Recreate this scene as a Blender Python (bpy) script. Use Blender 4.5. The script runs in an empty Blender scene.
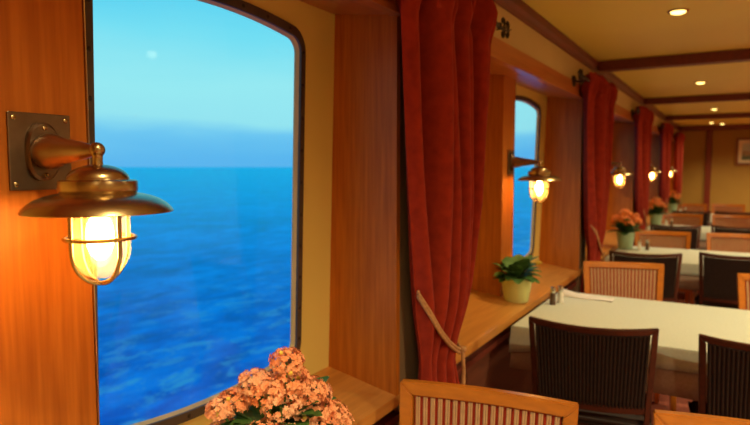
import bpy, bmesh, math, random
from mathutils import Vector, Matrix
random.seed(7)
C = bpy.context.scene
COL = C.collection
PI = math.pi

# ---------------------------------------------------------------- camera
cd = bpy.data.cameras.new('camera'); cam = bpy.data.objects.new('camera', cd); COL.objects.link(cam)
cam.location = (0.86, 0.0, 1.46)
cd.sensor_width = 36; cd.lens = 28.8; cd.clip_start = .05; cd.clip_end = 60000
yaw, pitch = math.radians(30.54), math.radians(4.337)
cam.rotation_euler = (PI/2 - pitch, 0, yaw)
cd.dof.use_dof = True; cd.dof.focus_distance = 1.15; cd.dof.aperture_fstop = 4.2
C.camera = cam

# ---------------------------------------------------------------- view
C.view_settings.view_transform = 'Standard'; C.view_settings.look = 'None'
C.view_settings.gamma = 1; C.view_settings.exposure = 0.0
C.view_settings.use_curve_mapping = False

# ---------------------------------------------------------------- dusk sky
W = bpy.data.worlds.new('dusk_sky'); C.world = W; W.use_nodes = True
nt = W.node_tree; nt.nodes.clear()
tc = nt.nodes.new('ShaderNodeTexCoord'); sx = nt.nodes.new('ShaderNodeSeparateXYZ')
nz = nt.nodes.new('ShaderNodeTexNoise'); nz.inputs['Scale'].default_value = 2.2; nz.inputs['Detail'].default_value = 4
mp = nt.nodes.new('ShaderNodeMapping'); mp.inputs['Scale'].default_value = (1, 1, 5)
ad = nt.nodes.new('ShaderNodeMath'); ad.operation = 'MULTIPLY_ADD'; ad.inputs[1].default_value = .09
rp = nt.nodes.new('ShaderNodeValToRGB'); bg = nt.nodes.new('ShaderNodeBackground'); wo = nt.nodes.new('ShaderNodeOutputWorld')
nt.links.new(tc.outputs['Generated'], sx.inputs[0]); nt.links.new(tc.outputs['Generated'], mp.inputs[0]); nt.links.new(mp.outputs[0], nz.inputs['Vector'])
nt.links.new(nz.outputs['Fac'], ad.inputs[0]); nt.links.new(sx.outputs['Z'], ad.inputs[2])
nt.links.new(ad.outputs[0], rp.inputs[0]); nt.links.new(rp.outputs[0], bg.inputs['Color']); nt.links.new(bg.outputs[0], wo.inputs['Surface'])
cr = rp.color_ramp
sky = [(0.0, (.10, .42, .84)), (.060, (.10, .46, .84)), (.092, (.15, .56, .86)), (.112, (.29, .76, .86)), (.17, (.30, .80, .87)), (.25, (.17, .72, .88)), (.34, (.075, .60, .86)), (.48, (.05, .46, .80)), (1, (.03, .25, .6))]
while len(cr.elements) < len(sky): cr.elements.new(.5)
for e, (p, c) in zip(cr.elements, sky): e.position = p; e.color = (*c, 1)
bg.inputs['Strength'].default_value = 1.05

DOWNLIGHT_W = 37.0
AISLE_FILL_W = 270.0
BULB_STRENGTH = 80.0

# ---------------------------------------------------------------- materials
def newmat(name):
    m = bpy.data.materials.new(name); m.use_nodes = True
    return m, m.node_tree, m.node_tree.nodes['Principled BSDF']
def setp(b, rough=.5, metal=0., spec=.5, coat=0., sheen=0.):
    b.inputs['Roughness'].default_value = rough; b.inputs['Metallic'].default_value = metal
    b.inputs['Specular IOR Level'].default_value = spec; b.inputs['Coat Weight'].default_value = coat
    b.inputs['Coat Roughness'].default_value = .15; b.inputs['Sheen Weight'].default_value = sheen
def mottled(name, c1, c2, scale=(1, 1, 1), nscale=5., rough=.5, metal=0., spec=.5, coat=0., sheen=0., bump=0., detail=4., bscale=None):
    m, t, b = newmat(name); setp(b, rough, metal, spec, coat, sheen)
    tc = t.nodes.new('ShaderNodeTexCoord'); mp = t.nodes.new('ShaderNodeMapping'); mp.inputs['Scale'].default_value = scale
    n = t.nodes.new('ShaderNodeTexNoise'); n.inputs['Scale'].default_value = nscale; n.inputs['Detail'].default_value = detail
    r = t.nodes.new('ShaderNodeValToRGB'); r.color_ramp.elements[0].position = .3; r.color_ramp.elements[1].position = .7
    r.color_ramp.elements[0].color = (*c1, 1); r.color_ramp.elements[1].color = (*c2, 1)
    t.links.new(tc.outputs['Object'], mp.inputs[0]); t.links.new(mp.outputs[0], n.inputs['Vector'])
    t.links.new(n.outputs['Fac'], r.inputs[0]); t.links.new(r.outputs[0], b.inputs['Base Color'])
    if bump:
        src = n
        if bscale:
            src = t.nodes.new('ShaderNodeTexNoise'); src.inputs['Scale'].default_value = bscale
            t.links.new(mp.outputs[0], src.inputs['Vector'])
        bp = t.nodes.new('ShaderNodeBump'); bp.inputs['Strength'].default_value = bump; bp.inputs['Distance'].default_value = .002
        t.links.new(src.outputs['Fac'], bp.inputs['Height']); t.links.new(bp.outputs[0], b.inputs['Normal'])
    return m
M = {}
# veneer with long vertical grain / with grain along the room
M['wood_v'] = mottled('beech_veneer_upright', (.40, .105, .010), (.56, .165, .018), (14, 14, .7), 6, rough=.45, coat=.0, spec=.22, detail=8, bump=.15)
M['wood_h'] = mottled('beech_veneer_lengthwise', (.54, .21, .04), (.68, .29, .06), (14, .7, 14), 5, rough=.3, coat=.3, detail=8)
M['wood_header'] = mottled('beech_header', (.42, .13, .03), (.54, .18, .045), (14, .7, 14), 5, rough=.35, coat=.2, detail=8)
M['mahogany'] = mottled('mahogany_trim', (.11, .018, .009), (.17, .027, .012), (8, .8, 8), 5, rough=.5, coat=.0)
M['mahogany_v'] = mottled('mahogany_upright', (.15, .022, .012), (.22, .035, .016), (8, 8, .8), 5, rough=.35, coat=.2)
M['dado'] = mottled('dark_dado_veneer', (.10, .03, .016), (.15, .045, .022), (10, 1, 10), 5, rough=.4)
M['cream'] = mottled('cream_painted_steel', (.82, .64, .18), (.88, .69, .20), nscale=2, rough=.5)
M['fascia'] = mottled('beige_wall_paint', (.54, .42, .20), (.60, .47, .23), nscale=2, rough=.6)
M['taupe'] = mottled('taupe_wall_panel', (.20, .12, .06), (.25, .15, .08), nscale=2, rough=.6)
M['farwall'] = mottled('tan_wall_covering', (.33, .18, .025), (.38, .215, .032), nscale=2, rough=.7)
M['ceiling'] = mottled('cream_ceiling_panels', (.70, .55, .10), (.75, .60, .11), nscale=1.5, rough=.45)
M['carpet'] = mottled('dark_red_carpet', (.22, .05, .03), (.32, .075, .04), nscale=60, rough=.95)
M['steel_dark'] = mottled('dark_painted_frame', (.055, .038, .030), (.10, .07, .05), nscale=9, rough=.55)
M['rim'] = mottled('tan_window_rim', (.62, .42, .16), (.70, .48, .2), nscale=9, rough=.5)
M['brass'] = mottled('aged_brass', (.40, .27, .12), (.54, .38, .19), nscale=14, rough=.27, metal=1., bump=.12)
M['bronze'] = mottled('brown_bronze_arm', (.30, .20, .13), (.42, .30, .21), nscale=14, rough=.3, metal=1., bump=.1)
M['brass_plate'] = mottled('tarnished_brass_plate', (.17, .12, .08), (.27, .19, .12), nscale=16, rough=.42, metal=1., bump=.1)
M['brass_inner'] = mottled('pale_lamp_lining', (.70, .55, .3), (.75, .6, .35), nscale=9, rough=.5)
M['iron'] = mottled('black_wrought_iron', (.025, .02, .018), (.05, .04, .03), nscale=20, rough=.5, metal=.6)
M['curtain'] = mottled('rust_red_velvet', (.25, .020, .008), (.36, .032, .012), (1, 1, 1), 30, rough=.9, sheen=.06, spec=.2)
M['cord'] = mottled('tan_braided_cord', (.40, .19, .07), (.60, .32, .13), (1, 1, 1), 120, rough=.8, bump=.5)
M['chair_light'] = mottled('honey_chair_wood', (.50, .150, .012), (.64, .205, .018), (4, 14, 14), 4, rough=.28, coat=.4)
M['chair_dark'] = mottled('dark_chair_wood', (.050, .014, .008), (.085, .022, .011), (4, 14, 14), 4, rough=.28, coat=.4)  # darker wood colour for the chairs seen from behind
M['rod_light'] = mottled('beige_corded_upholstery', (.52, .30, .14), (.62, .38, .19), nscale=60, rough=.75)
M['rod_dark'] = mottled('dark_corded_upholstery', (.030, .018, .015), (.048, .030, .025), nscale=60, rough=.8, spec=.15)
M['panel_red'] = mottled('red_upholstery', (.40, .030, .010), (.48, .04, .014), nscale=50, rough=.85)
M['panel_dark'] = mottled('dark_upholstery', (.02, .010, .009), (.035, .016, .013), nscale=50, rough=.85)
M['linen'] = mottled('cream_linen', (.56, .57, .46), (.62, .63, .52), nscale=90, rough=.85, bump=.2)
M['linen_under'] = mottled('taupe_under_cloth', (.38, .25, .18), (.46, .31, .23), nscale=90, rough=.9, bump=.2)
M['napkin'] = mottled('white_napkin', (.72, .66, .60), (.80, .74, .68), nscale=90, rough=.85)
M['leaf'] = mottled('kalanchoe_leaf', (.035, .10, .022), (.10, .20, .04), nscale=18, rough=.6, spec=.25)
M['leaf_bright'] = mottled('glossy_green_leaf', (.045, .12, .025), (.11, .22, .05), nscale=18, rough=.6, spec=.25)
M['petal'] = mottled('salmon_petal', (.90, .30, .12), (.96, .44, .22), nscale=40, rough=.6)
M['petal_orange'] = mottled('orange_petal', (.92, .26, .05), (.95, .38, .10), nscale=40, rough=.6)
M['petal_pale'] = mottled('pale_pink_petal', (.92, .40, .22), (.96, .54, .32), nscale=40, rough=.6)
M['petal_yellow'] = mottled('yellow_bud', (.85, .55, .06), (.9, .7, .12), nscale=40, rough=.6)
M['stem'] = mottled('green_stem', (.10, .20, .04), (.16, .28, .06), nscale=20, rough=.5)
M['pot_yellow'] = mottled('pale_yellow_glaze', (.62, .64, .22), (.70, .70, .28), nscale=6, rough=.35)
M['pot_blue'] = mottled('pale_blue_green_glaze', (.32, .46, .32), (.42, .54, .34), nscale=6, rough=.3)
M['pot_cream'] = mottled('cream_glaze', (.75, .68, .5), (.8, .74, .56), nscale=6, rough=.35)
M['soil'] = mottled('potting_soil', (.03, .018, .01), (.06, .035, .02), nscale=60, rough=.95)
M['chrome'] = mottled('polished_steel', (.6, .58, .55), (.7, .68, .65), nscale=8, rough=.18, metal=1.)
M['pepper'] = mottled('ground_pepper', (.09, .05, .03), (.16, .09, .05), nscale=200, rough=.8)
M['salt'] = mottled('white_salt', (.78, .74, .66), (.84, .8, .72), nscale=200, rough=.8)
M['gilt'] = mottled('dark_picture_frame_wood', (.16, .05, .02), (.25, .09, .03), (8, 8, 1), 5, rough=.35)
M['mat_board'] = mottled('cream_mat_board', (.72, .62, .42), (.76, .66, .46), nscale=5, rough=.8)
M['black_hole'] = mottled('dark_screw', (.03, .02, .015), (.05, .035, .025), nscale=9, rough=.4, metal=.5)
M['hull'] = mottled('white_hull_paint', (.6, .6, .6), (.65, .65, .65), nscale=3, rough=.5)

def emis(name, col, s):
    m = bpy.data.materials.new(name); m.use_nodes = True; t = m.node_tree; t.nodes.clear()
    e = t.nodes.new('ShaderNodeEmission'); e.inputs[0].default_value = (*col, 1); e.inputs[1].default_value = s
    o = t.nodes.new('ShaderNodeOutputMaterial'); t.links.new(e.outputs[0], o.inputs[0]); return m
M['bulb'] = emis('glowing_bulb', (1, .55, .14), BULB_STRENGTH)
M['downlight'] = emis('downlight_lamp', (1, .68, .18), 5.)
def clear(name, tint, base, rough, haze=0.):
    """thin glass: transparent, mirror share rising at grazing angles, optional milky haze that scatters light"""
    m = bpy.data.materials.new(name); m.use_nodes = True; t = m.node_tree; t.nodes.clear()
    a = t.nodes.new('ShaderNodeBsdfTransparent'); a.inputs[0].default_value = (*tint, 1)
    g = t.nodes.new('ShaderNodeBsdfGlossy'); g.inputs['Roughness'].default_value = rough
    l = t.nodes.new('ShaderNodeLayerWeight'); l.inputs[0].default_value = .5
    p = t.nodes.new('ShaderNodeMath'); p.operation = 'POWER'; p.inputs[1].default_value = 5.
    q = t.nodes.new('ShaderNodeMath'); q.operation = 'MULTIPLY_ADD'; q.inputs[1].default_value = .22; q.inputs[2].default_value = base
    x = t.nodes.new('ShaderNodeMixShader'); o = t.nodes.new('ShaderNodeOutputMaterial')
    t.links.new(l.outputs['Facing'], p.inputs[0]); t.links.new(p.outputs[0], q.inputs[0]); t.links.new(q.outputs[0], x.inputs[0])
    src = a.outputs[0]
    if haze:
        h = t.nodes.new('ShaderNodeBsdfTranslucent'); h.inputs[0].default_value = (.95, .8, .5, 1); y = t.nodes.new('ShaderNodeMixShader'); y.inputs[0].default_value = haze
        t.links.new(src, y.inputs[1]); t.links.new(h.outputs[0], y.inputs[2]); src = y.outputs[0]
    t.links.new(src, x.inputs[1]); t.links.new(g.outputs[0], x.inputs[2]); t.links.new(x.outputs[0], o.inputs[0])
    return m
M['pane'] = clear('window_glass', (.98, .99, .99), .02, .02)
M['jar'] = clear('lamp_jar_glass', (.97, .93, .85), .05, .06, .12)

def sea_mat():
    m, t, b = newmat('evening_sea'); setp(b, .3, 0, .4); b.inputs['Specular Tint'].default_value = (.2, .75, 1, 1)
    tc = t.nodes.new('ShaderNodeTexCoord')
    def noise(sc, scale, det=5, rough=.55, dist=0.):
        mp = t.nodes.new('ShaderNodeMapping'); mp.inputs['Scale'].default_value = sc; mp.inputs['Rotation'].default_value = (0, 0, .5)
        n = t.nodes.new('ShaderNodeTexNoise'); n.inputs['Scale'].default_value = scale; n.inputs['Detail'].default_value = det
        n.inputs['Roughness'].default_value = rough; n.inputs['Distortion'].default_value = dist
        t.links.new(tc.outputs['Object'], mp.inputs[0]); t.links.new(mp.outputs[0], n.inputs['Vector']); return n
    n1 = noise((1, .45, 1), .7, 8, .68, .5); n2 = noise((1, .6, 1), .13, 5, .6, 1.2)
    r = t.nodes.new('ShaderNodeValToRGB'); cs = [(.38, (.000, .05, .36)), (.5, (.000, .17, .70)), (.60, (.005, .38, .98))]
    while len(r.color_ramp.elements) < 3: r.color_ramp.elements.new(.5)
    for e, (p, c) in zip(r.color_ramp.elements, cs): e.position = p; e.color = (*c, 1)
    mx = t.nodes.new('ShaderNodeMath'); mx.operation = 'MULTIPLY_ADD'; mx.inputs[1].default_value = .5
    hf = t.nodes.new('ShaderNodeMath'); hf.operation = 'MULTIPLY'; hf.inputs[1].default_value = .5
    t.links.new(n2.outputs['Fac'], hf.inputs[0]); t.links.new(n1.outputs['Fac'], mx.inputs[0]); t.links.new(hf.outputs[0], mx.inputs[2])
    t.links.new(mx.outputs[0], r.inputs[0])
    # foam of the ship's own wash, close to the hull
    n3 = noise((1, .6, 1), .8, 8, .7, .6)
    fr = t.nodes.new('ShaderNodeValToRGB'); fr.color_ramp.elements[0].position = .51; fr.color_ramp.elements[1].position = .62
    t.links.new(n3.outputs['Fac'], fr.inputs[0])
    sp = t.nodes.new('ShaderNodeSeparateXYZ'); t.links.new(tc.outputs['Object'], sp.inputs[0])
    mr = t.nodes.new('ShaderNodeMapRange'); mr.inputs['From Min'].default_value = -34; mr.inputs['From Max'].default_value = -14
    mr.inputs['To Min'].default_value = 0; mr.inputs['To Max'].default_value = .9
    t.links.new(sp.outputs['X'], mr.inputs['Value'])
    fm = t.nodes.new('ShaderNodeMath'); fm.operation = 'MULTIPLY'; t.links.new(fr.outputs[0], fm.inputs[0]); t.links.new(mr.outputs[0], fm.inputs[1])
    mc = t.nodes.new('ShaderNodeMixRGB'); mc.inputs[2].default_value = (.42, .72, .88, 1)
    t.links.new(fm.outputs[0], mc.inputs[0]); t.links.new(r.outputs[0], mc.inputs[1]); t.links.new(mc.outputs[0], b.inputs['Base Color'])
    bp = t.nodes.new('ShaderNodeBump'); bp.inputs['Strength'].default_value = .5; bp.inputs['Distance'].default_value = .35
    t.links.new(n1.outputs['Fac'], bp.inputs['Height'])
    df = t.nodes.new('ShaderNodeBsdfDiffuse'); gs = t.nodes.new('ShaderNodeBsdfGlossy'); gs.inputs['Color'].default_value = (.10, .80, 1, 1); gs.inputs['Roughness'].default_value = .28
    lw = t.nodes.new('ShaderNodeLayerWeight'); lw.inputs[0].default_value = .5; pw = t.nodes.new('ShaderNodeMath'); pw.operation = 'POWER'; pw.inputs[1].default_value = 5.5
    sc_ = t.nodes.new('ShaderNodeMath'); sc_.operation = 'MULTIPLY_ADD'; sc_.inputs[1].default_value = .8; sc_.inputs[2].default_value = .03
    ms = t.nodes.new('ShaderNodeMixShader')
    t.links.new(mc.outputs[0], df.inputs['Color']); t.links.new(bp.outputs[0], df.inputs['Normal']); t.links.new(bp.outputs[0], gs.inputs['Normal'])
    t.links.new(lw.outputs['Facing'], pw.inputs[0]); t.links.new(pw.outputs[0], sc_.inputs[0]); t.links.new(sc_.outputs[0], ms.inputs[0])
    t.links.new(df.outputs[0], ms.inputs[1]); t.links.new(gs.outputs[0], ms.inputs[2]); t.links.new(ms.outputs[0], t.nodes['Material Output'].inputs['Surface'])
    return m
M['sea'] = sea_mat()

# ---------------------------------------------------------------- helpers
def obj(name, bm, mat, parent=None, smooth=False, loc=None):
    bmesh.ops.recalc_face_normals(bm, faces=bm.faces)
    me = bpy.data.meshes.new(name); bm.to_mesh(me); bm.free()
    if mat: me.materials.append(mat)
    if smooth:
        for p in me.polygons: p.use_smooth = True
        try: me.set_sharp_from_angle(angle=math.radians(40))
        except Exception: pass
    o = bpy.data.objects.new(name, me); COL.objects.link(o)
    if parent: o.parent = parent
    if loc: o.location = loc
    return o
def tag(o, label=None, cat=None, group=None, kind=None):
    if label: o['label'] = label
    if cat: o['category'] = cat
    if group: o['group'] = group
    if kind: o['kind'] = kind
    return o
def thing(name, label, cat, loc=(0, 0, 0), rz=0, group=None):
    o = bpy.data.objects.new(name, None); COL.objects.link(o); o.location = loc; o.rotation_euler = (0, 0, rz)
    o.empty_display_size = .05
    return tag(o, label, cat, group)
def struct(name, bm, mat, parent=None, smooth=False):
    o = obj(name, bm, mat, parent, smooth)
    if not parent: o['kind'] = 'structure'
    return o
def dup(o, loc=None, rz=None, label=None, parent=None):
    c = o.copy(); COL.objects.link(c)
    if parent: c.parent = parent
    if loc is not None: c.location = loc
    if rz is not None: c.rotation_euler = (0, 0, rz)
    if label: c['label'] = label
    for ch in list(o.children): dup(ch, parent=c)
    return c
def box(bm, x0, x1, y0, y1, z0, z1):
    v = [bm.verts.new(p) for p in ((x0, y0, z0), (x1, y0, z0), (x1, y1, z0), (x0, y1, z0), (x0, y0, z1), (x1, y0, z1), (x1, y1, z1), (x0, y1, z1))]
    for f in ((0, 1, 2, 3), (4, 5, 6, 7), (0, 1, 5, 4), (1, 2, 6, 5), (2, 3, 7, 6), (3, 0, 4, 7)): bm.faces.new([v[i] for i in f])
    return v
def bbox(*a, bev=.003, seg=2):
    bm = bmesh.new(); box(bm, *a)
    if bev: bmesh.ops.bevel(bm, geom=bm.edges[:], offset=bev, segments=seg, affect='EDGES', profile=.5)
    return bm
def prism(bm, pts, y0, y1):          # pts: (x,z) outline extruded along y
    a = [bm.verts.new((x, y0, z)) for x, z in pts]; b = [bm.verts.new((x, y1, z)) for x, z in pts]
    n = len(pts); bm.faces.new(a); bm.faces.new(b[::-1])
    for i in range(n): bm.faces.new((a[i], a[(i+1) % n], b[(i+1) % n], b[i]))
def lathe(bm, prof, n=32, axis='z', c=(0, 0, 0)):
    rings = []
    for r, h in prof:
        ring = []
        for i in range(n):
            a = 2*PI*i/n; p = (r*math.cos(a), r*math.sin(a), h)
            if axis == 'x': p = (h, r*math.cos(a), r*math.sin(a))
            if axis == 'y': p = (r*math.cos(a), h, r*math.sin(a))
            ring.append(bm.verts.new(Vector(p) + Vector(c)))
        rings.append(ring)
    for a, b in zip(rings, rings[1:]):
        for i in range(n): bm.faces.new((a[i], a[(i+1) % n], b[(i+1) % n], b[i]))
    return rings
def cap(bm, ring): bm.faces.new(ring)
def lathe_solid(bm, prof, n=32, axis='z', c=(0, 0, 0)):
    r = lathe(bm, prof, n, axis, c); cap(bm, r[0][::-1]); cap(bm, r[-1]); return r
def tube(bm, pts, r, n=8, closed=False):
    pts = [Vector(p) for p in pts]; rings = []; N = len(pts)
    rr = r if isinstance(r, (list, tuple)) else [r]*N
    prev = None
    for i, p in enumerate(pts):
        if closed: d = pts[(i+1) % N] - pts[i-1]
        else: d = pts[min(i+1, N-1)] - pts[max(i-1, 0)]
        d.normalize()
        u = prev - d*prev.dot(d) if prev is not None else (Vector((0, 0, 1)).cross(d) if abs(d.z) < .9 else Vector((1, 0, 0)).cross(d))
        u.normalize(); prev = u; w = d.cross(u)
        rings.append([bm.verts.new(p + (u*math.cos(2*PI*k/n) + w*math.sin(2*PI*k/n))*rr[i]) for k in range(n)])
    M_ = N if closed else N-1
    for i in range(M_):
        a, b = rings[i], rings[(i+1) % N]
        for k in range(n): bm.faces.new((a[k], a[(k+1) % n], b[(k+1) % n], b[k]))
    if not closed: bm.faces.new(rings[0][::-1]); bm.faces.new(rings[-1])
def ball(bm, c, r, u=12, v=8, s=(1, 1, 1)):
    m = Matrix.Translation(c) @ Matrix.Diagonal((*s, 1)); bmesh.ops.create_uvsphere(bm, u_segments=u, v_segments=v, radius=r, matrix=m)

# ---------------------------------------------------------------- layout (metres; outer wall along +Y, room at x > 0)
PITCH = 2.57
REV = [1.585, 4.17, 6.74, 9.30, 11.85]       # far side of every window niche
PIER = [(.50, .688), (3.035, 3.225), (5.60, 5.79), (8.17, 8.36), (10.72, 10.91)]   # lamp piers
FAR = 12.9; NEAR = -2.4; RIGHT = 4.6; CEIL = 2.2; SILL = .755
def hx(z): return -.242 - .031*(1.96 - z)     # leaning inner face of the hull at the windows

# ---------------------------------------------------------------- sea
bm = bmesh.new(); box(bm, -30000, 30, -30000, 30000, -7.0, -6.5); struct('sea', bm, M['sea'])

# ---------------------------------------------------------------- room shell
bm = bmesh.new(); box(bm, -.42, RIGHT, NEAR, FAR+.1, -.08, 0); struct('floor', bm, M['carpet'])
bm = bmesh.new(); box(bm, -.42, RIGHT, NEAR, FAR+.1, CEIL, CEIL+.06)
struct('ceiling', bm, M['ceiling'])
bm = bmesh.new(); box(bm, RIGHT, RIGHT+.1, NEAR, FAR+.1, -.08, CEIL+.06); struct('wall_right', bm, M['fascia'])
bm = bmesh.new(); box(bm, -.42, RIGHT, NEAR-.1, NEAR, -.08, CEIL+.06); struct('wall_near', bm, M['farwall'])
bm = bmesh.new(); box(bm, -.42, RIGHT, FAR, FAR+.1, 0, CEIL); struct('wall_far', bm, M['farwall'])
# outer wall below the sill (dado) and fascia above the windows
bm = bmesh.new(); box(bm, -.42, -.045, NEAR, FAR, 0, SILL-.04); struct('wall_left', bm, M['dado'])
bm = bmesh.new(); box(bm, -.045, -.02, NEAR, FAR, SILL-.105, SILL-.08); struct('trim_1', bm, M['mahogany'])
bm = bmesh.new(); box(bm, -.36, 0, NEAR, FAR, 1.995, CEIL); struct('wall_left_upper', bm, M['fascia'])
bm = bmesh.new(); prism(bm, [(.004, 1.995), (.004, 1.912), (-.03, 1.912), (-.36, 1.962), (-.36, 1.995)], NEAR, FAR); struct('trim_2', bm, M['wood_header'])
bm = bmesh.new(); prism(bm, [(.004, 1.925), (.016, 1.92), (.016, 1.905), (-.02, 1.905), (-.02, 1.912), (.004, 1.912)], NEAR, FAR); struct('trim_3', bm, M['wood_header'])
bm = bmesh.new(); prism(bm, [(0, 2.135), (.012, 2.135), (.018, 2.15), (.03, 2.165), (.034, 2.2), (0, 2.2)], NEAR, FAR); struct('trim_4', bm, M['mahogany'])
# window sill board running the length of the room
bm = bmesh.new(); prism(bm, [(0, SILL), (-.012, SILL+.003), (-.36, SILL+.046), (-.36, SILL-.02), (-.045, SILL-.04), (0, SILL-.036)], NEAR, FAR)
struct('trim_5', bm, M['wood_h'])
# ceiling beams
k = 6
for y in (-.7, 4.48, 7.12, 9.66, 12.2):
    bm = bbox(.034, RIGHT, y, y+.10, 2.132, CEIL, bev=.006); struct('trim_%d' % k, bm, M['mahogany']); k += 1
# far wall post, top rail and base
bm = bbox(.46, .56, FAR-.04, FAR, 0, CEIL, bev=.004); struct('trim_%d' % k, bm, M['mahogany_v']); k += 1
bm = bbox(2.3, 2.4, FAR-.04, FAR, 0, CEIL, bev=.004); struct('trim_%d' % k, bm, M['mahogany_v']); k += 1
bm = bbox(0, RIGHT, FAR-.05, FAR, 2.14, CEIL, bev=.004); struct('trim_%d' % k, bm, M['mahogany']); k += 1

# lamp piers (veneered boxes) and reveal fins, numbered wall pieces
pn = 1
for (a, b) in PIER:
    fx = -.16 if a < 4 else -.14
    bm = bbox(-.36, fx, a, b, SILL+.015, 1.97, bev=.002, seg=1); struct('wall_pier_%d' % pn, bm, M['wood_v']); pn += 1
pn = 1
for r in REV:
    bm = bmesh.new(); vv = box(bm, -.30, 0.0, r, r+.022, SILL, 1.965)
    for v in vv:
        if v.co.x < -.1: v.co.y += .040
    vv[5].co.z = vv[6].co.z = 1.915
    struct('wall_reveal_%d' % pn, bm, M['wood_v'])
    bm = bmesh.new(); box(bm, -.30, -.006, r+.066, r+.26, 0.3, 1.93); box(bm, -.35, -.301, r+.21, r+.26, SILL-.1, 1.93); box(bm, -.05, -.006, r+.0225, r+.0655, SILL, 1.93)
    struct('wall_post_%d' % pn, bm, M['taupe']); pn += 1
# thin bright metal edge strip on the window side of every pier
for (a, b) in PIER:
    bm = bmesh.new(); fx = -.16 if a < 4 else -.14; box(bm, fx-.04, fx+.002, b+.0005, b+.003, SILL+.02, 1.96); struct('trim_%d' % k, bm, M['chrome']); k += 1

# ---------------------------------------------------------------- windows
def outline(cy, hw, z0, z1, r, bow, n=10):
    """closed (y,z) outline: rounded corners, top and bottom edges slightly bowed outwards"""
    pts = []
    for (sy, sz, a0) in ((1, 1, 0), (-1, 1, PI/2), (-1, -1, PI), (1, -1, 3*PI/2)):
        for i in range(n+1):
            a = a0 + (PI/2)*i/n
            y = sy*(hw-r) + r*math.cos(a); z = (z1-r if sz > 0 else z0+r) + r*math.sin(a)
            pts.append((y, z))
        # points along the edge that follows
        nxt = {(1, 1): (-1, 1), (-1, 1): (-1, -1), (-1, -1): (1, -1), (1, -1): (1, 1)}[(sy, sz)]
        if nxt[1] == sz:
            for i in range(1, 16): pts.append((sy*(hw-r)*(1-2*i/16), z1 if sz > 0 else z0))
    out = []
    for y, z in pts:
        b = bow*(1-(y/hw)**2)
        zz = z + b if z > (z0+z1)/2 else z - b
        out.append((cy+y, zz))
    return out
def ring_faces(bm, A, B):
    va = [bm.verts.new(p) for p in A]; vb = [bm.verts.new(p) for p in B]; n = len(A)
    for i in range(n): bm.faces.new((va[i], va[(i+1) % n], vb[(i+1) % n], vb[i]))
WINZ = (.888, 1.832)
def window(i, cy):
    hw = .336
    ol = outline(cy, hw, WINZ[0], WINZ[1], .036, .032)
    big = outline(cy, hw+.022, WINZ[0]-.022, WINZ[1]+.024, .058, .033)
    # hull plate round the opening
    y0, y1, z0, z1 = PIER[i][1]-.02, REV[i]+.05, SILL+.02, 1.97
    rect = []
    for q, (y, z) in enumerate(ol):
        u, v = (y-cy)/hw, (z-1.36)/(WINZ[1]-1.36); m_ = max(abs(u), abs(v)); u /= m_; v /= m_
        if abs(abs(u)-abs(v)) < .06: u, v = math.copysign(1, u), math.copysign(1, v)
        rect.append((cy + u*((y1-cy) if u > 0 else (cy-y0)), 1.36 + v*((z1-1.36) if v > 0 else (1.36-z0))))
    P = lambda L, dx: [(hx(z)+dx, y, z) for y, z in L]
    bm = bmesh.new(); ring_faces(bm, P(ol, 0), P(rect, 0)); ring_faces(bm, P(rect, 0), P(rect, -.013)); ring_faces(bm, P(rect, -.013), P(ol, -.013))
    struct('wall_window_surround_%d' % (i+1), bm, M['cream'])
    w = bpy.data.objects.new('window_%d' % (i+1), None); COL.objects.link(w); w['kind'] = 'structure'
    bm = bmesh.new(); ring_faces(bm, P(ol, .001), P(ol, .009)); ring_faces(bm, P(ol, .009), P(big, .009)); ring_faces(bm, P(big, .009), P(big, .001))
    ring_faces(bm, P(big, .001), P(ol, .001)); obj('window_frame', bm, M['steel_dark'], w)
    inn = outline(cy, hw-.004, WINZ[0]+.004, WINZ[1]-.004, .034, .032)
    bm = bmesh.new(); ring_faces(bm, P(ol, .002), P(ol, -.014)); ring_faces(bm, P(ol, -.014), P(inn, -.014)); ring_faces(bm, P(inn, -.014), P(inn, -.008)); ring_faces(bm, P(inn, -.008), P(ol, .002))
    obj('inner_rim', bm, M['rim'], w)
    pi = outline(cy, hw-.002, WINZ[0]+.002, WINZ[1]-.002, .036, .032)
    bm = bmesh.new(); va = [bm.verts.new(p) for p in P(pi, -.011)]; bm.faces.new(va); obj('pane', bm, M['pane'], w)
    mid = outline(cy, hw+.011, WINZ[0]-.011, WINZ[1]+.012, .047, .033)
    # frame screws, evenly along the frame
    L = [0]
    for a, b in zip(mid, mid[1:]+mid[:1]): L.append(L[-1] + math.dist(a, b))
    ns = 34
    for s in range(ns):
        t = L[-1]*s/ns; j = max(q for q in range(len(L)-1) if L[q] <= t); a, b = mid[j], mid[(j+1) % len(mid)]
        f = (t-L[j])/max(L[j+1]-L[j], 1e-6); y, z = a[0]+(b[0]-a[0])*f, a[1]+(b[1]-a[1])*f
        bm = bmesh.new(); lathe_solid(bm, [(.0055, 0), (.0055, .0015), (.003, .003)], 10, 'x'); o = obj('frame_screw', bm, M['black_hole'], w); o.location = (hx(z)+.009, y, z)
for i in range(4): window(i, REV[i] - .150 - .336)
# hull lining behind curtains and beyond the last niche
segs = []
for i in range(5): segs.append((REV[i]+.261, PIER[i+1][0]+.02 if i < 4 else FAR))
bm = bmesh.new(); box(bm, -.36, -.345, NEAR, PIER[0][0]+.02, SILL, 1.99); struct('wall_lining_1', bm, M['cream'])
for i, (a, b) in enumerate(segs):
    bm = bmesh.new(); box(bm, -.36, -.345, a, b, SILL, 1.99); struct('wall_lining_%d' % (i+2), bm, M['cream'])
bm = bmesh.new(); box(bm, -.42, -.25, PIER[4][1]-.02, REV[4]+.01, SILL, 1.99); struct('wall_lining_7', bm, M['cream'])

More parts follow.
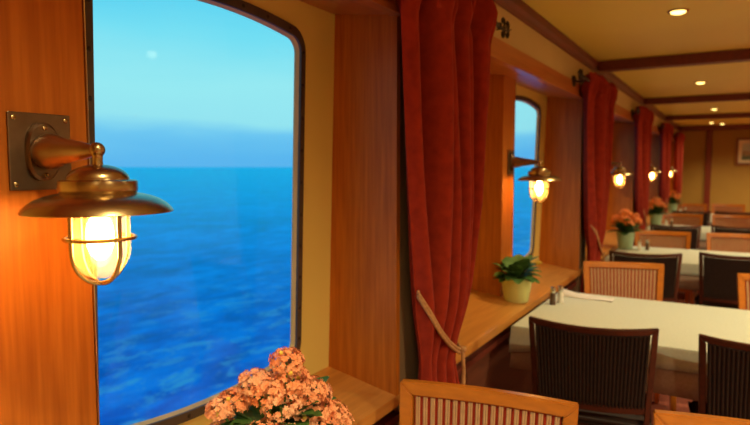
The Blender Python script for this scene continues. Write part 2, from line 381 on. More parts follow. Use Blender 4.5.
# ---------------------------------------------------------------- wall lamps
def make_lamp(label, loc):
    t = thing('wall_lamp', label, 'lamp', loc, 0, 'brass wall lamps on the window piers')
    bm = bbox(0, .005, -.054, .054, -.065, .065, bev=.0015); obj('mounting_plate', bm, M['brass_plate'], t)
    # oval boss
    bm = bmesh.new(); rr = []
    for (h, s) in ((.005, 1.), (.013, 1.), (.017, .9)):
        rr.append([bm.verts.new((h, .029*s*math.copysign(abs(math.cos(a))**.85, math.cos(a)), .049*s*math.copysign(abs(math.sin(a))**.85, math.sin(a)))) for a in [2*PI*q/36 for q in range(36)]])
    for a, b in zip(rr, rr[1:]):
        for q in range(36): bm.faces.new((a[q], a[(q+1) % 36], b[(q+1) % 36], b[q]))
    bm.faces.new(rr[-1]); boss = obj('oval_boss', bm, M['brass_plate'], t, True)
    for (y, z, h) in ((.045, .055, .005), (-.045, .055, .005), (.045, -.055, .005), (-.045, -.055, .005)):
        bm = bmesh.new(); lathe_solid(bm, [(.0045, 0), (.0042, .0015), (.002, .0028)], 12, 'x'); obj('screw', bm, M['brass'], t, True, (h, y, z))
    for z in (.040, -.040):
        bm = bmesh.new(); lathe_solid(bm, [(.0045, 0), (.0042, .002), (.002, .0035)], 12, 'x'); obj('screw', bm, M['brass'], boss, True, (.0165, 0, z))
    bm = bmesh.new(); lathe_solid(bm, [(.025, .014), (.029, .022), (.0300, .032), (.0285, .043), (.0250, .054), (.0215, .070), (.0180, .095), (.0140, .120), (.0105, .140), (.0085, .147), (.0085, .151)], 32, 'x')
    obj('arm', bm, M['bronze'], t, True)
    X = .157; c = (X, 0, 0)
    bm = bmesh.new(); lathe_solid(bm, [(.0075, -.026), (.0085, -.022), (.0078, -.018), (.0082, -.009)] + [(.0122*math.cos(a), .0122*math.sin(a)+.001) for a in [(-.75+i*(PI/2+.7)/8) for i in range(9)]], 24, 'z', c)
    obj('ball_joint', bm, M['brass'], t, True)
    # stepped dome and wide brim
    dome = [(.0009, -.022)] + [(.047*math.sin(a), -.046+.0245*math.cos(a)) for a in [PI/2*i/10 for i in range(1, 11)]]
    brim = [(.055, -.046), (.0585, -.048), (.0590, -.052), (.0590, -.062), (.0575, -.066), (.057, -.067), (.066, -.0685), (.078, -.0715), (.091, -.0765), (.102, -.0835), (.109, -.0905), (.1125, -.096), (.1120, -.0975)]
    bm = bmesh.new(); lathe(bm, dome+brim, 64, 'z', c); sh = obj('lamp_shade', bm, M['brass'], t, True)
    inner = [(.1118, -.0977), (.106, -.0915), (.095, -.085), (.078, -.079), (.058, -.075), (.046, -.074)]
    bm = bmesh.new(); lathe(bm, inner, 64, 'z', c); obj('shade_lining', bm, M['brass_inner'], sh, True)
    # glass jar
    jar = [(.0445, -.076), (.0455, -.085), (.0455, -.156)] + [(.0455*math.cos(a), -.156-.048*math.sin(a)) for a in [PI/2*i/10 for i in range(1, 10)]] + [(.001, -.204)]
    bm = bmesh.new(); lathe(bm, jar, 40, 'z', c); obj('glass_jar', bm, M['jar'], t, True)
    # guard: four bars, hoop
    bm = bmesh.new(); tube(bm, [(X+.0525*math.cos(2*PI*i/40), .0525*math.sin(2*PI*i/40), -.139) for i in range(40)], .0033, 8, True); g = obj('guard_hoop', bm, M['brass'], t, True)
    for q in range(4):
        a = math.radians(-1) + q*PI/2
        pts = [(.0495, -.078), (.0495, -.151)] + [(.0495*math.cos(b), -.156-.056*math.sin(b)) for b in [PI/2*i/9 for i in range(0, 10)]]
        bm = bmesh.new(); tube(bm, [(X+r*math.cos(a), r*math.sin(a), z) for r, z in pts], .0035, 8); obj('guard_bar', bm, M['brass'], t, True)
    # socket and bulb
    bm = bmesh.new(); lathe_solid(bm, [(.017, -.074), (.017, -.095), (.014, -.100)], 20, 'z', c); obj('socket', bm, M['pot_cream'], t, True)
    bp = [(.010, -.100), (.013, -.106), (.019, -.118), (.021, -.135), (.0195, -.152), (.014, -.166), (.006, -.174), (.001, -.175)]
    bm = bmesh.new(); lathe(bm, bp, 20, 'z', c); obj('bulb', bm, M['bulb'], t, True)
    return t
LZ = 1.486
lamp_labels = ['large near brass wall lamp with glowing caged glass beside the big sea window',
               'brass wall lamp lit above the plain green plant on the sill',
               'brass wall lamp just behind the second curtain, third from the camera',
               'small blurred wall lamp just past the third curtain, fourth from the camera',
               'farthest and smallest glowing wall lamp near the end wall']
lamp = make_lamp(lamp_labels[0], (-.16, .598, LZ))
for i in range(1, 5): dup(lamp, (-.16 if i == 1 else -.14, (PIER[i][0]+PIER[i][1])/2 + (0, .035, .015, .03, .03)[i], LZ), 0, lamp_labels[i])

# ---------------------------------------------------------------- downlights
dls = [((.62, 3.24), 'round ceiling downlight nearest the camera, above the first laid table'), ((.61, 6.02), 'round ceiling downlight between the first and second dark beams'),
       ((.66, 8.85), 'small ceiling downlight between the second and third dark beams'), ((.57, 11.5), 'small ceiling downlight nearest the end wall, brighter of the far pair'), ((.72, 11.9), 'dim little ceiling downlight at the end wall, right of the far pair'),
       ((.62, .45), 'ceiling downlight above the camera'), ((.62, -1.6), 'ceiling downlight behind the camera')]
dl0 = None
for (x, y), lb in dls:
    if dl0 is None:
        t = thing('ceiling_downlight', lb, 'ceiling light', (x, y, CEIL), 0, 'round ceiling downlights')
        bm = bmesh.new(); lathe(bm, [(.034, 0), (.048, 0), (.048, -.004), (.043, -.008), (.034, -.006), (.034, 0)], 32); obj('trim_ring', bm, M['brass'], t, True)
        bm = bmesh.new(); r = lathe(bm, [(.034, -.006), (.030, -.012), (.018, -.016), (.001, -.017)], 24); obj('lens', bm, M['downlight'], t, True)
        dl0 = t
    else: dup(dl0, (x, y, CEIL), 0, lb)
def spot(x, y, p=DOWNLIGHT_W, ang=132):
    l = bpy.data.lights.new('downlight_beam', 'SPOT'); l.energy = p; l.color = (1, .86, .48); l.spot_size = math.radians(ang); l.spot_blend = .8; l.shadow_soft_size = .04
    o = bpy.data.objects.new('downlight_beam', l); COL.objects.link(o); o.location = (x, y, CEIL-.03)
for (x, y), lb in dls: spot(x, y)
# unseen aisle row of downlights, added stronger and wider to fill the saloon with light
for i, y in enumerate((-1.6, .45, 3.24, 6.02, 8.85, 11.5)):
    dup(dl0, (2.6, y, CEIL), 0, 'added aisle row fill downlight, unseen right of the view, ' + ('behind the camera', 'level with the camera', 'level with the front table', 'level with the second table', 'level with the third table', 'by the end wall')[i]); spot(2.6, y, AISLE_FILL_W, 168)

# ---------------------------------------------------------------- curtains
def lerp_table(tab, z):
    if z >= tab[0][0]: return tab[0][1]
    for (a, va), (b, vb) in zip(tab, tab[1:]):
        if z >= b: return vb + (va-vb)*(z-b)/(a-b)
    return tab[-1][1]
LEFT = [(2.06, 1.47), (1.9, 1.48), (1.37, 1.55), (1.06, 1.60), (.92, 1.62), (.83, 1.625), (.7, 1.61), (.1, 1.57)]
RGT = [(2.06, 2.10), (1.72, 2.09), (1.34, 2.05), (1.05, 1.95), (.92, 1.90), (.83, 1.865), (.72, 1.87), (.1, 1.95)]
def make_curtain(label, dy, wide=0., wr=0.):
    bm = bmesh.new(); NU, NV = 260, 70; z0, z1 = .10, 2.055; g = []
    for j in range(NV+1):
        z = z1 - (z1-z0)*j/NV; row = []
        L, R = lerp_table(LEFT, z) - wide*min(1, max(0, z-.9)), lerp_table(RGT, z) + wr*min(1, max(0, z-.9))
        tight = math.exp(-((z-.84)/.13)**2)
        sway = max(0, (1.75-z)) if z > .84 else .91*max(0, (z-.1)/.74)
        for i in range(NU+1):
            u = i/NU; ph = u + .05*math.sin(5*u+z*1.5)
            ph = ph - .10*min(1, max(0, 2.0-z))*(1-.5*u)
            amp = .056*(1-.5*tight)
            if z > 1.93: amp *= .45 + .55*(2.06-z)/.13*1.0 if z < 2.06 else .45
            w5 = 2*PI*6.1*ph + .5 + .35*math.sin(2.1*z+4*u)
            f = math.sin(w5)*(1+.25*math.sin(.47*w5+2+z)); f *= min(1, .25+10*u, .25+10*(1-u))
            if z > 1.9: f += .7*math.sin(2*PI*20*u)*min(1, (z-1.9)/.08)
            x = .068 + amp*f + .010*math.sin(9*u + 3*z)
            # lap over the rod
            y = L + (R-L)*(u - .0145*math.sin(2*w5)*min(1, 8*u, 8*(1-u)))
            # band pinch at the heading
            if 1.975 < z < 2.03: x += .010
            row.append(bm.verts.new((x, y, z)))
        g.append(row)
    for j in range(NV):
        for i in range(NU): bm.faces.new((g[j][i], g[j][i+1], g[j+1][i+1], g[j+1][i]))
    o = obj('curtain', bm, M['curtain'], None, True, (0, dy, 0))
    md = o.modifiers.new('thickness', 'SOLIDIFY'); md.thickness = .0025
    tag(o, label, 'curtain', 'rust red curtains tied back along the window wall')
    return o
cl = ['nearest rust red curtain, large and sharply pleated, tied back with tan cord', 'second rust red curtain, right of the lamp above the green plant',
      'third rust red curtain, behind the salmon flowers on the second table', 'fourth red curtain, narrow and blurred, between the two farthest lamps',
      'farthest red curtain, thin strip against the end wall']
cy = [0, 2.60, 5.17, 7.72, 10.25]
c0 = make_curtain(cl[0], 0)
c1 = make_curtain(cl[1], cy[1], .10, .0)
c2 = make_curtain(cl[2], cy[2], .25, -.2)
for i in (3, 4): dup(c2, (0, cy[i], 0), 0, cl[i])
rl = ['nearest curtain rod with a black scrolled iron finial showing past the large curtain', 'black curtain rod with rosette bracket and finial at the second curtain',
      'black curtain rod holding the third curtain', 'small dark curtain rod holding the fourth curtain', 'small dark curtain rod holding the farthest curtain']
def spiral(cx, cz, r0, r1, a0, turns, n=22):
    return [(0, cx + (r0+(r1-r0)*i/n)*math.cos(a0+turns*2*PI*i/n), cz + (r0+(r1-r0)*i/n)*math.sin(a0+turns*2*PI*i/n)) for i in range(n+1)]
t = thing('curtain_rod', rl[0], 'curtain rod', (.078, 0, 2.0), 0, 'black iron curtain rods')
bm = bmesh.new(); tube(bm, [(-.0, 1.2, 0), (0, 2.26, 0)], .008, 10); obj('rod', bm, M['iron'], t, True)
for y, s in ((2.26, 1), (1.2, -1)):
    bm = bmesh.new()
    ball(bm, (0, y, 0), .012)
    tube(bm, [(0, y, 0), (0, y+s*.05, -.006), (0, y+s*.11, .0), (0, y+s*.15, .014)], [.006, .006, .005, .002], 8)
    for (cx, cz, r, a0, tn) in ((.045, -.022, .022, PI/2, -.9), (.045, .024, .022, -PI/2, .9), (.098, -.016, .018, PI*.5, -.85), (.098, .022, .019, -PI/2, .85)):
        pts = [(0, y+s*(p[1]), p[2]) for p in spiral(cx, cz, r, .006, a0, tn)]
        tube(bm, pts, [.0048]*8+[.0042]*15, 8)
    tube(bm, [(-.012, y+s*.01, -.012), (.006, y+s*.05, .0), (.012, y+s*.09, .014)], [.003, .0045, .002], 8)
    obj('finial', bm, M['iron'], t, True)
for y in (1.27, 2.20):
    bm = bmesh.new(); lathe_solid(bm, [(.034, -.077), (.034, -.072), (.028, -.068), (.012, -.064), (.008, -.055)], 24, 'x', (0, y, -.01)); tube(bm, [(-.07, y, -.01), (-.03, y, -.016), (0, y, -.008), (.008, y, 0), (.004, y, .010)], .006, 8)
    for q in range(8): ball(bm, (-.069, y+.026*math.cos(q*PI/4), -.01+.026*math.sin(q*PI/4)), .008, 8, 6)
    obj('bracket', bm, M['iron'], t, True)
rod0 = t
for i in range(1, 5): dup(rod0, (.078, cy[i], 2.0), 0, rl[i])
# tie-back cords
def make_tie(label, dy):
    t = thing('tieback_cord', label, 'tieback', (0, dy, 0), 0, 'tan tieback cords on the curtains')
    bm = bmesh.new()
    def loop(dz, r):
        P = [(.0, 1.72, 1.13), (.035, 1.66, 1.11), (.072, 1.592, 1.082), (.104, 1.61, 1.025), (.112, 1.67, .955), (.112, 1.735, .905), (.110, 1.80, .868), (.106, 1.845, .850), (.08, 1.885, .852), (.04, 1.91, .87), (-.004, 1.93, .885)]
        tube(bm, [(x, y, z+dz) for x, y, z in P], r, 8)
    loop(0, .0055); loop(-.012, .0055)
    obj('cord', bm, M['cord'], t, True)
    bm = bmesh.new()
    tube(bm, [(.114, 1.838, .85), (.118, 1.842, .79), (.117, 1.84, .72), (.117, 1.84, .66)], .0065, 8); tube(bm, [(.112, 1.85, .85), (.114, 1.855, .77), (.114, 1.855, .68)], .006, 8)
    ball(bm, (.113, 1.843, .852), .014, s=(1, 1, .8)); lathe_solid(bm, [(.006, .68), (.013, .66), (.011, .645), (.016, .56)], 12, 'z', (.117, 1.842, 0)); obj('tassel', bm, M['cord'], t, True)
    return t
tb = make_tie('tan braided tieback cord around the nearest red curtain', 0)
tl = ['tan tieback cord looped across the second red curtain', 'tan tieback cord around the third red curtain', 'tan tieback cord around the fourth red curtain', 'tan tieback cord around the farthest red curtain']
for i in range(1, 5): dup(tb, (0, cy[i], 0), 0, tl[i-1])

# ---------------------------------------------------------------- chairs
BW, SW, TOP = .47, .036, .868
def make_chair(name, label, dark, loc, rz, group):
    """origin on the floor under the back; the seat runs towards -y, the back's outer face looks to +y"""
    t = thing(name, label, 'chair', loc, rz, group)
    SW = .023 if dark else .036; BOW = .05 if dark else .020
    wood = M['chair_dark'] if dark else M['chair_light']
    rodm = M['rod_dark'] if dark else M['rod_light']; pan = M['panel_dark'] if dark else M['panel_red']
    def yb(u, z): return BOW*(1-(u/.235)**2)*(1 if z > .5 else z/.5) + .16*max(0, z-.45) - .066
    def warp(bm, base=0.):
        for v in bm.verts: v.co.y += yb(v.co.x, v.co.z)
        taper(bm)
    def taper(bm):
        if dark:                                 # the top edge dips between its raised corners
            for v in bm.verts:
                if v.co.z > .7: v.co.z -= .010*(1-(v.co.x/.235)**2)
        for v in bm.verts: v.co.x *= 1-.22*max(0, TOP-.02-v.co.z)**1.0*(1 if v.co.z > .4 else 0)
    # frame: top rail, two stiles, lower rail
    def rail(z0, z1, x0, x1, n=14):
        bm = bmesh.new(); box(bm, x0, x1, -.013, .013, z0, z1)
        
        if z1 > .8:                              # mitred corners
            for v in bm.verts:
                if v.co.z < z0+.001: v.co.x -= math.copysign(SW, v.co.x)
        bmesh.ops.bevel(bm, geom=bm.edges[:], offset=.0035, segments=2, affect='EDGES')
        for q in range(1, n):
            xx = x0 + (x1-x0)*q/n; bmesh.ops.bisect_plane(bm, geom=bm.verts[:]+bm.edges[:]+bm.faces[:], plane_co=(xx, 0, 0), plane_no=(1, 0, 0))
        warp(bm); return bm
    def stile(x0, x1, z0, z1, taper=0):
        bm = bmesh.new(); box(bm, x0, x1, -.0135, .0135, z0, z1)
        for v in bm.verts:
            if v.co.z > z1-.001 and abs(v.co.x) < h-.01: v.co.z -= SW
        bmesh.ops.bevel(bm, geom=bm.edges[:], offset=.0035, segments=2, affect='EDGES')
        for q in range(1, 6):
            zz = z0+(z1-z0)*q/6; bmesh.ops.bisect_plane(bm, geom=bm.verts[:]+bm.edges[:]+bm.faces[:], plane_co=(0, 0, zz), plane_no=(0, 0, 1))
        warp(bm); return bm
    h = BW/2
    obj('top_rail', rail(TOP-SW, TOP, -h, h), wood, t, True)
    obj('lower_rail', rail(.52, .55, -h+SW, h-SW), wood, t, True)
    for s in (-1, 1):
        xs = sorted((s*h, s*(h-SW))); obj('stile', stile(xs[0], xs[1], .44, TOP), wood, t, True)
    # corded upholstery: upright rolls over a flat panel
    nr = 38 if not dark else 30; w = h-SW-(.003 if not dark else .004)
    bm = bmesh.new(); zs = [.545, .60, .70, TOP-SW-.004]
    for q in range(nr):
        if dark: x = -w + 2*w*(q+.5)/nr; r = w/nr*.80
        else:
            pr = q//2; x = -w + 2*w*(pr+.5)/(nr/2) + (.0031 if q % 2 else -.0031); r = .0034
        pts = [(x, yb(x, z) + (-.003 if not dark else 0), z) for z in zs]
        tube(bm, pts, r, 6)
        if dark: tube(bm, [(p[0], p[1]+.0125, p[2]) for p in pts], r*.8, 6)
    taper(bm)
    obj('corded_back', bm, rodm, t, True)
    bm = bmesh.new(); N = 12; yoff = .002
    ga = [[bm.verts.new((x, yb(x, z)+yoff+d, z)) for x in [-w + 2*w*i/N for i in range(N+1)]] for d in (0, .006) for z in (.548, TOP-SW-.002)]
    for A, B in ((0, 1), (2, 3), (0, 2), (1, 3)):
        for i in range(N): bm.faces.new((ga[A][i], ga[A][i+1], ga[B][i+1], ga[B][i]))
    taper(bm)
    obj('back_panel', bm, pan, t)
    # seat
    bm = bmesh.new(); box(bm, -.225, .225, -.44, -.05, .44, .485); bmesh.ops.bevel(bm, geom=bm.edges[:], offset=.018, segments=3, affect='EDGES'); obj('seat', bm, pan if dark else M['panel_red'], t, True)
    bm = bbox(-.215, .215, -.43, -.045, .395, .4395, bev=.003); obj('seat_frame', bm, wood, t)
    for s in (-1, 1):
        for (y, lean) in ((-.41, -.01), (-.066, .05)):
            bm = bmesh.new(); x = s*(h-.02)
            v = box(bm, x-.017, x+.017, y-.016, y+.016, 0, .44 if y > -.2 else .3945)
            for q in v[:4]: q.co.y += lean; q.co.x += (x-q.co.x)*.3
            obj('leg', bm, wood, t)
    return t
gl = 'honey wood chairs facing the camera'; gd = 'dark chairs seen from behind'
A = math.radians
light = make_chair('dining_chair', 'nearest honey wood chair with red and beige corded back, below the large curtain', False, (.325, 1.50-.02, 0), A(9), gl)
LC = [((.955, 1.60, 0), 8, 'honey wood chair cut off at the bottom edge, right of the nearest one'),
      ((.31, 3.965, 0), 17, 'honey wood chair across the first laid table, beside the second curtain'),
      ((1.15, 3.92, 0), 9, 'honey wood chair across the first laid table, cut by the right edge'),
      ((.345, 6.10, 0), 9, 'honey wood chair across the second table, left of the table gap'),
      ((.93, 6.20, 0), 8, 'honey wood chair across the second table, right of the table gap'),
      ((.36, 8.52, 0), 7, 'honey wood chair across the third table, on the window side'),
      ((.92, 8.62, 0), 6, 'honey wood chair across the third table, on the aisle side'),
      ((.33, 10.95, 0), 5, 'farthest honey wood chair by the window, left of the dark wall post'),
      ((.86, 11.10, 0), 5, 'farthest honey wood chair, right of the dark wall post')]
for loc, a, lb in LC: dup(light, loc, A(a), lb)
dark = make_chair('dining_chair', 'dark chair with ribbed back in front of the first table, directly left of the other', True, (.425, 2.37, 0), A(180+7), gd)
DC = [((1.02, 2.42, 0), 7, 'dark chair with ribbed back in front of the first table, cut by the right edge'),
      ((.37, 4.56, 0), 12, 'dark chair in front of the second table, beside the window wall'),
      ((.93, 4.76, 0), 6, 'dark chair in front of the second table, cut by the right edge'),
      ((.40, 6.86, 0), 8, 'dark chair in front of the third table, beside the window wall'),
      ((.95, 7.05, 0), 6, 'dark chair in front of the third table, towards the aisle'),
      ((.43, 9.20, 0), 8, 'dark chair in front of the farthest table, window side'),
      ((.94, 9.36, 0), 6, 'dark chair in front of the farthest table, aisle side')]
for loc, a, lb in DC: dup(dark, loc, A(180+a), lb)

# ---------------------------------------------------------------- tables
TY = [(.12, 1.02), (2.62, 3.50), (5.0, 5.86), (7.44, 8.26), (9.72, 10.55)]
names = ['nearest', 'first laid', 'second', 'third', 'farthest']
TZ = .745; TX0, TX1 = .045, 1.42
def cloth(name, x0, x1, y0, y1, z, drop, amp, mat, label, cat, group, cornerdrop=0., seed=0, thick=.002):
    rnd = random.Random(seed); bm = bmesh.new()
    N = 26; per = []
    for i in range(N): per.append((x0+(x1-x0)*i/N, y0, 0, -1))
    for i in range(18): per.append((x1, y0+(y1-y0)*i/18, 1, 0))
    for i in range(N): per.append((x1-(x1-x0)*i/N, y1, 0, 1))
    for i in range(18): per.append((x0, y1-(y1-y0)*i/18, -1, 0))
    cx, cyy = (x0+x1)/2, (y0+y1)/2; rows = []
    for (f, out, zz) in ((1, -.004, 0), (1, 0, -.004), (1, .004, -.35), (1, .008, -.7), (1, .011, -1)):
        row = []
        for q, (x, y, nx, ny) in enumerate(per):
            corner = max(0, 1-min(math.dist((x, y), c) for c in ((x0, y0), (x1, y0), (x0, y1), (x1, y1)))/.16)
            d = drop + cornerdrop*corner
            w = amp*math.sin(q*1.15+seed)*(-zz if zz < -.1 else 0)
            if corner > .999: nx, ny = (1 if x > cx else -1)*.7, (1 if y > cyy else -1)*.7
            # the window side hangs close to the wall board
            ww = max(w, -.002) if nx >= 0 else 0
            dz = zz*d if zz < -.01 else zz
            row.append(bm.verts.new((x+nx*(out+ww), y+ny*(out+max(w, -.002)), z+dz)))
        rows.append(row)
    n = len(per)
    for a, b in zip(rows, rows[1:]):
        for i in range(n): bm.faces.new((a[i], a[(i+1) % n], b[(i+1) % n], b[i]))
    bm.faces.new(rows[0])
    o = obj(name, bm, mat, None, True); md = o.modifiers.new('thickness', 'SOLIDIFY'); md.thickness = thick; md.offset = 1
    tag(o, label, cat, group); return o
for i, (a, b) in enumerate(TY):
    t = thing('dining_table', {0: 'nearest dining table, under the camera, carrying the large salmon flower pot', 1: 'large dining table in front, under the cream cloth with the shakers and napkin',
               2: 'second dining table, under a cream cloth, behind two dark chairs', 3: 'third dining table back, small and blurred under its cloth', 4: 'farthest dining table, near the end wall'}[i], 'table', (0, a, 0), 0, 'cloth covered dining tables')
    d = b-a
    obj('table_top', bbox(TX0, TX1, .005, d-.005, TZ-.036, TZ-.006, bev=.004), M['dado'], t)
    for x in (TX0+.30, TX1-.30):
        bm = bbox(x-.035, x+.035, d/2-.035, d/2+.035, .03, TZ-.0365, bev=.005); obj('pedestal', bm, M['iron'], t)
        bm = bmesh.new(); box(bm, x-.03, x+.03, d/2-.18, d/2+.18, 0, .0295); obj('foot', bm, M['iron'], t)
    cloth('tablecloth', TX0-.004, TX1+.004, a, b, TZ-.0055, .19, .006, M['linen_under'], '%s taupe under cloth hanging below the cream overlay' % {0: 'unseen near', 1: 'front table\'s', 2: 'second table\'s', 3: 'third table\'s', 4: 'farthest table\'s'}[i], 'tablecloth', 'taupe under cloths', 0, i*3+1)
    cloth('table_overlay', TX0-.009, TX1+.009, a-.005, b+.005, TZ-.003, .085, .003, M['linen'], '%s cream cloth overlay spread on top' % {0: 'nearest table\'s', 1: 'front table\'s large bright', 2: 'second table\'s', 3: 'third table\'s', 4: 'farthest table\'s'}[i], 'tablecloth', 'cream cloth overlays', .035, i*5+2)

# ---------------------------------------------------------------- table things
ZT = TZ-.0005
def shaker(label, loc, content, group='salt and pepper shakers'):
    t = thing('shaker', label, 'shaker', loc, 0, group)
    bm = bmesh.new(); lathe_solid(bm, [(.0155, 0), (.0165, .004), (.0155, .012), (.0135, .058), (.0135, .062)], 20); obj('body', bm, content, t, True)
    bm = bmesh.new(); lathe_solid(bm, [(.0145, .0622), (.015, .066), (.015, .082), (.012, .089), (.004, .092)], 20); obj('cap', bm, M['chrome'], t, True)
    return t
sp = shaker('pepper shaker with steel cap on the front table corner', (.090, 3.13, ZT), M['pepper'])
ss = shaker('salt shaker, pale, right behind the pepper shaker on the front table', (.115, 3.19, ZT), M['salt'])
w = ['second table', 'third table', 'farthest table']
for k_, (y, x) in enumerate(((5.57, .215), (8.02, .22), (10.3, .23))):
    dup(ss, (x, y, ZT), 0, 'pale salt shaker beside the flower pot on the %s' % w[k_]); dup(sp, (x+.055, y+.06, ZT), 0, 'pepper shaker beside the flower pot on the %s' % w[k_])
# folded napkin
bm = bmesh.new()
P = [(0, 0, .001), (.30, -.02, .001), (.30, .075, .001), (0, .085, .001), (0, .005, .003), (.30, -.015, .003), (.29, .05, .012), (.01, .06, .034)]
N_ = 8; top = []; bot = []
for i in range(N_+1):
    for_row = []; br = []
    for j in range(N_+1):
        u, v = i/N_, j/N_; x = .01 + .28*u; y = -.02*u + .09*v
        h_ = .004 + .030*(1-u)**1.5*math.sin(PI*min(1, v*1.05))**.8 + .002*math.sin(9*u+4*v)
        for_row.append(bm.verts.new((x, y, max(.003, h_)))); br.append(bm.verts.new((x, y, .001)))
    top.append(for_row); bot.append(br)
for i in range(N_):
    for j in range(N_):
        bm.faces.new((top[i][j], top[i+1][j], top[i+1][j+1], top[i][j+1])); bm.faces.new((bot[i][j], bot[i+1][j], bot[i+1][j+1], bot[i][j+1]))
for i in range(N_):
    for L in (0, N_): bm.faces.new((top[i][L], top[i+1][L], bot[i+1][L], bot[i][L])); bm.faces.new((top[L][i], top[L][i+1], bot[L][i+1], bot[L][i]))
o = obj('folded_napkin', bm, M['napkin'], None, True, (.06, 3.36, ZT)); tag(o, 'folded white napkin lying at the wall end of the front table', 'napkin')

# ---------------------------------------------------------------- plants
def leaf(bm, base, az, tilt, L, Wd, scallop=.0, n=7, curl=.3):
    ca, sa = math.cos(az), math.sin(az); g = []
    for i in range(n+1):
        u = i/n; w = Wd*math.sin(PI*min(1, u*.92+.06))**.75*(1+scallop*math.sin(u*22)); ang = tilt - curl*u*1.8
        # arc length integration
        r = L*u*math.cos(tilt-curl*u*.9); z = L*u*math.sin(tilt-curl*u*.9)
        row = []
        for s in (-1, -.5, 0, .5, 1):
            row.append(bm.verts.new((base[0]+ca*r - sa*w*s, base[1]+sa*r + ca*w*s, base[2]+z + .18*w*abs(s) )))
        g.append(row)
    for a, b in zip(g, g[1:]):
        for k_ in range(4): bm.faces.new((a[k_], a[k_+1], b[k_+1], b[k_]))
def floret(bm, p, nrm, s, rnd):
    n = Vector(nrm).normalized(); u = n.orthogonal().normalized(); v = n.cross(u); a0 = rnd.random()*PI; p = Vector(p)
    c = bm.verts.new(p - n*s*.12)
    for q in range(5):
        a = a0 + q*2*PI/5; d = u*math.cos(a)+v*math.sin(a); e = n.cross(d)
        l = s*(.85+.3*rnd.random()); up = .12+.35*rnd.random()
        p1 = bm.verts.new(p + d*l*.55 + e*l*.36 + n*l*up*.5); p2 = bm.verts.new(p + d*l + e*l*.12 + n*l*up); p3 = bm.verts.new(p + d*l - e*l*.12 + n*l*up); p4 = bm.verts.new(p + d*l*.55 - e*l*.36 + n*l*up*.5)
        bm.faces.new((c, p1, p2, p3, p4))
def cluster(t, c, r, n, s, mat, seed, name='flower_cluster', squash=.75):
    rnd = random.Random(seed); bm = bmesh.new()
    for i in range(n):
        th = math.acos(1-1.55*rnd.random()); ph = rnd.random()*2*PI
        d = Vector((math.sin(th)*math.cos(ph), math.sin(th)*math.sin(ph), math.cos(th)))
        rr = r*(.86+.2*rnd.random())
        floret(bm, (c[0]+d.x*rr, c[1]+d.y*rr, c[2]+d.z*rr*squash), (d.x, d.y, d.z*.8+.25), s, rnd)
    return obj(name, bm, mat, t)
def pot(t, r0, r1, h, mat, seed=0):
    bm = bmesh.new(); r = lathe(bm, [(.001, 0), (r0*.97, 0), (r0, .003), (r1*.97, h*.86), (r1*1.02, h*.87), (r1*1.03, h), (r1*.93, h), (r1*.90, h*.88), (.001, h*.88)], 36); obj('pot', bm, mat, t, True)
    bm = bmesh.new(); r = lathe(bm, [(r1*.89, h*.885), (.001, h*.90)], 24); obj('soil', bm, M['soil'], t)
# big salmon kalanchoe on the nearest table
FX, FY = .092, .92
t = thing('potted_kalanchoe', 'large salmon pink kalanchoe in the foreground below the big window', 'flowers', (FX, FY, ZT), 0, 'potted flowering plants')
pot(t, .055, .075, .125, M['pot_cream'])
BL = [(.014, .008, .338, .034), (-.03, -.035, .298, .036), (.028, .01, .30, .036), (-.065, -.06, .262, .032), (-.078, -.085, .252, .028), (.0, -.035, .285, .036),
      (.05, .035, .275, .036), (.03, -.03, .262, .038), (.07, .03, .24, .036), (.085, .06, .225, .034), (.055, -.01, .222, .038), (.095, .015, .205, .034),
      (.015, -.07, .215, .036), (.06, -.05, .19, .036), (-.02, -.09, .20, .034), (-.055, -.105, .185, .034), (.02, -.10, .175, .034), (-.085, -.12, .195, .026),
      (-.02, .06, .28, .036), (.03, .08, .25, .036), (-.07, .02, .25, .034), (-.05, .09, .22, .036), (.0, .12, .20, .036), (.07, .10, .19, .036), (-.11, .0, .2, .034), (-.1, -.06, .19, .03), (.1, -.02, .165, .034)]
for q, (x, y, z, r) in enumerate(BL):
    cluster(t, (x, y, z-.012), r, 135, .0060, M['petal_pale'] if q % 3 == 1 else M['petal'], q+3)
rnd = random.Random(5)
bm = bmesh.new()
for x, y, z, r in BL:
    tube(bm, [(x*.15, y*.15, .10), (x*.55, y*.55, z*.6), (x, y, z-.015)], .0028, 6)
obj('stems', bm, M['stem'], t, True)
bm = bmesh.new()
for q in range(64):
    az = rnd.random()*2*PI; h_ = .10+.11*rnd.random(); leaf(bm, (.02*math.cos(az), .02*math.sin(az), h_), az, .25+.75*rnd.random(), .085+.04*rnd.random(), .026, .12)
for (x, y, z) in ((-.06, -.05, .21), (-.04, -.07, .20), (-.05, -.03, .22), (-.03, -.055, .225), (.05, -.08, .15), (-.02, -.06, .19)):
    for q in range(3): leaf(bm, (x*.6, y*.6, z-.02), -2.2+q*.7+rnd.random()*.5, .5, .06, .022, .12)
obj('foliage', bm, M['leaf'], t, True)
for q in range(9):
    x, y, z, r = BL[q*2 % len(BL)]; a = rnd.random()*6.28
    bm = bmesh.new(); ball(bm, (x+r*.7*math.cos(a), y+r*.7*math.sin(a), z+.012), .0045, 8, 6); obj('bud', bm, M['petal_yellow'], t, True)

# green plant on the sill of the second window
t = thing('potted_plant', 'leafy green plant in a pale yellow pot on the window sill, without blooms', 'plant', (-.075, 3.035, SILL+.009), 0)
pot(t, .062, .082, .130, M['pot_yellow'])
rnd = random.Random(11)
bm = bmesh.new()
for q in range(46):
    az = q*2.4; lv = rnd.random(); leaf(bm, (.02*math.cos(az), .02*math.sin(az), .115+.03*lv), az, .3+.9*lv, .095+.035*rnd.random(), .038, .12, curl=.45)
obj('foliage', bm, M['leaf_bright'], t, True)
cluster(t, (.10, .05, .20), .012, 14, .008, M['petal_yellow'], 4, 'yellow_bloom')
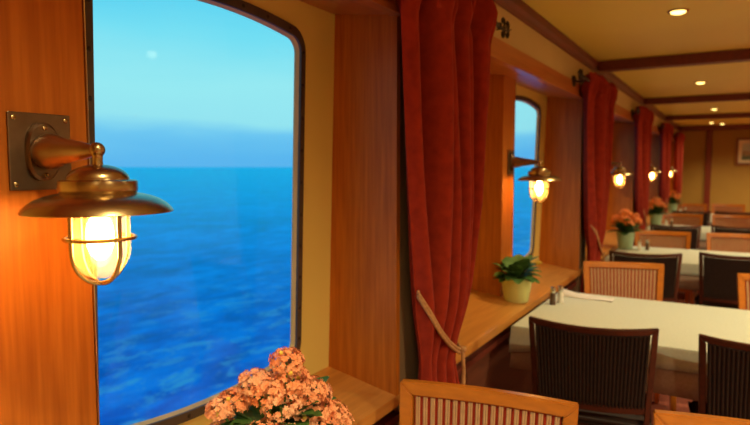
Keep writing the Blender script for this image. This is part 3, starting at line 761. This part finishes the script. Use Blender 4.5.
# smaller flowering pots on the tables behind
small = thing('potted_kalanchoe', 'orange kalanchoe in a pale blue-green pot on the second table, behind the second curtain', 'flowers', (.095, 5.62, ZT), 0, 'potted flowering plants')
t = small; pot(t, .058, .076, .15, M['pot_blue'])
rnd = random.Random(12); bm = bmesh.new()
for q in range(44):
    az = q*2.4; lv = rnd.random(); leaf(bm, (.02*math.cos(az), .02*math.sin(az), .14+.05*lv), az, .2+1.1*lv, .11+.04*rnd.random(), .032, .08)
obj('foliage', bm, M['leaf'], t, True)
for q, (x, y, z, r) in enumerate(((-.01, 0, .315, .045), (-.07, -.02, .265, .042), (.06, .0, .285, .048), (.0, -.06, .255, .045), (.09, -.03, .25, .042), (-.10, .03, .23, .035), (.03, .07, .275, .045), (-.05, .07, .27, .04), (.04, -.08, .23, .035))):
    cluster(t, (x, y, z), r, 75, .010, M['petal_orange'], q+60)
dup(small, (.10, 8.08, ZT), 1.3, 'blurred orange kalanchoe on the third table, behind the third curtain')
dup(small, (.11, 10.42, ZT), 2.6, 'farthest small orange kalanchoe, on the last table by the end wall')

# ---------------------------------------------------------------- picture on the far wall
t = thing('framed_picture', 'small framed landscape picture hanging on the tan end wall', 'picture', (.94, FAR, 1.49), 0)
w_, h_ = .72, .50
bm = bmesh.new()
for (x0, x1, z0, z1) in ((0, w_, 0, .04), (0, w_, h_-.04, h_), (0, .04, .04, h_-.04), (w_-.04, w_, .04, h_-.04)): box(bm, x0, x1, -.03, -.001, z0, z1)
obj('picture_frame', bm, M['gilt'], t)
bm = bmesh.new(); box(bm, .041, w_-.041, -.012, -.002, .041, h_-.041); obj('mat_board', bm, M['mat_board'], t)
def picture_mat():
    m, tt, b = newmat('landscape_print'); setp(b, .6)
    tcn = tt.nodes.new('ShaderNodeTexCoord'); s = tt.nodes.new('ShaderNodeSeparateXYZ'); n = tt.nodes.new('ShaderNodeTexNoise'); n.inputs['Scale'].default_value = 14
    a = tt.nodes.new('ShaderNodeMath'); a.operation = 'MULTIPLY_ADD'; a.inputs[1].default_value = .2
    r = tt.nodes.new('ShaderNodeValToRGB'); L = [(.12, (.12, .14, .05)), (.24, (.10, .16, .10)), (.33, (.35, .22, .12)), (.40, (.45, .5, .42)), (.5, (.55, .58, .5))]
    while len(r.color_ramp.elements) < len(L): r.color_ramp.elements.new(.5)
    for e, (p, c) in zip(r.color_ramp.elements, L): e.position = p; e.color = (*c, 1)
    tt.links.new(tcn.outputs['Object'], s.inputs[0]); tt.links.new(tcn.outputs['Object'], n.inputs['Vector']); tt.links.new(n.outputs['Fac'], a.inputs[0]); tt.links.new(s.outputs['Z'], a.inputs[2])
    tt.links.new(a.outputs[0], r.inputs[0]); tt.links.new(r.outputs[0], b.inputs['Base Color']); return m
bm = bmesh.new(); box(bm, .10, w_-.10, -.014, -.0125, .10, h_-.10); obj('print', bm, picture_mat(), t)
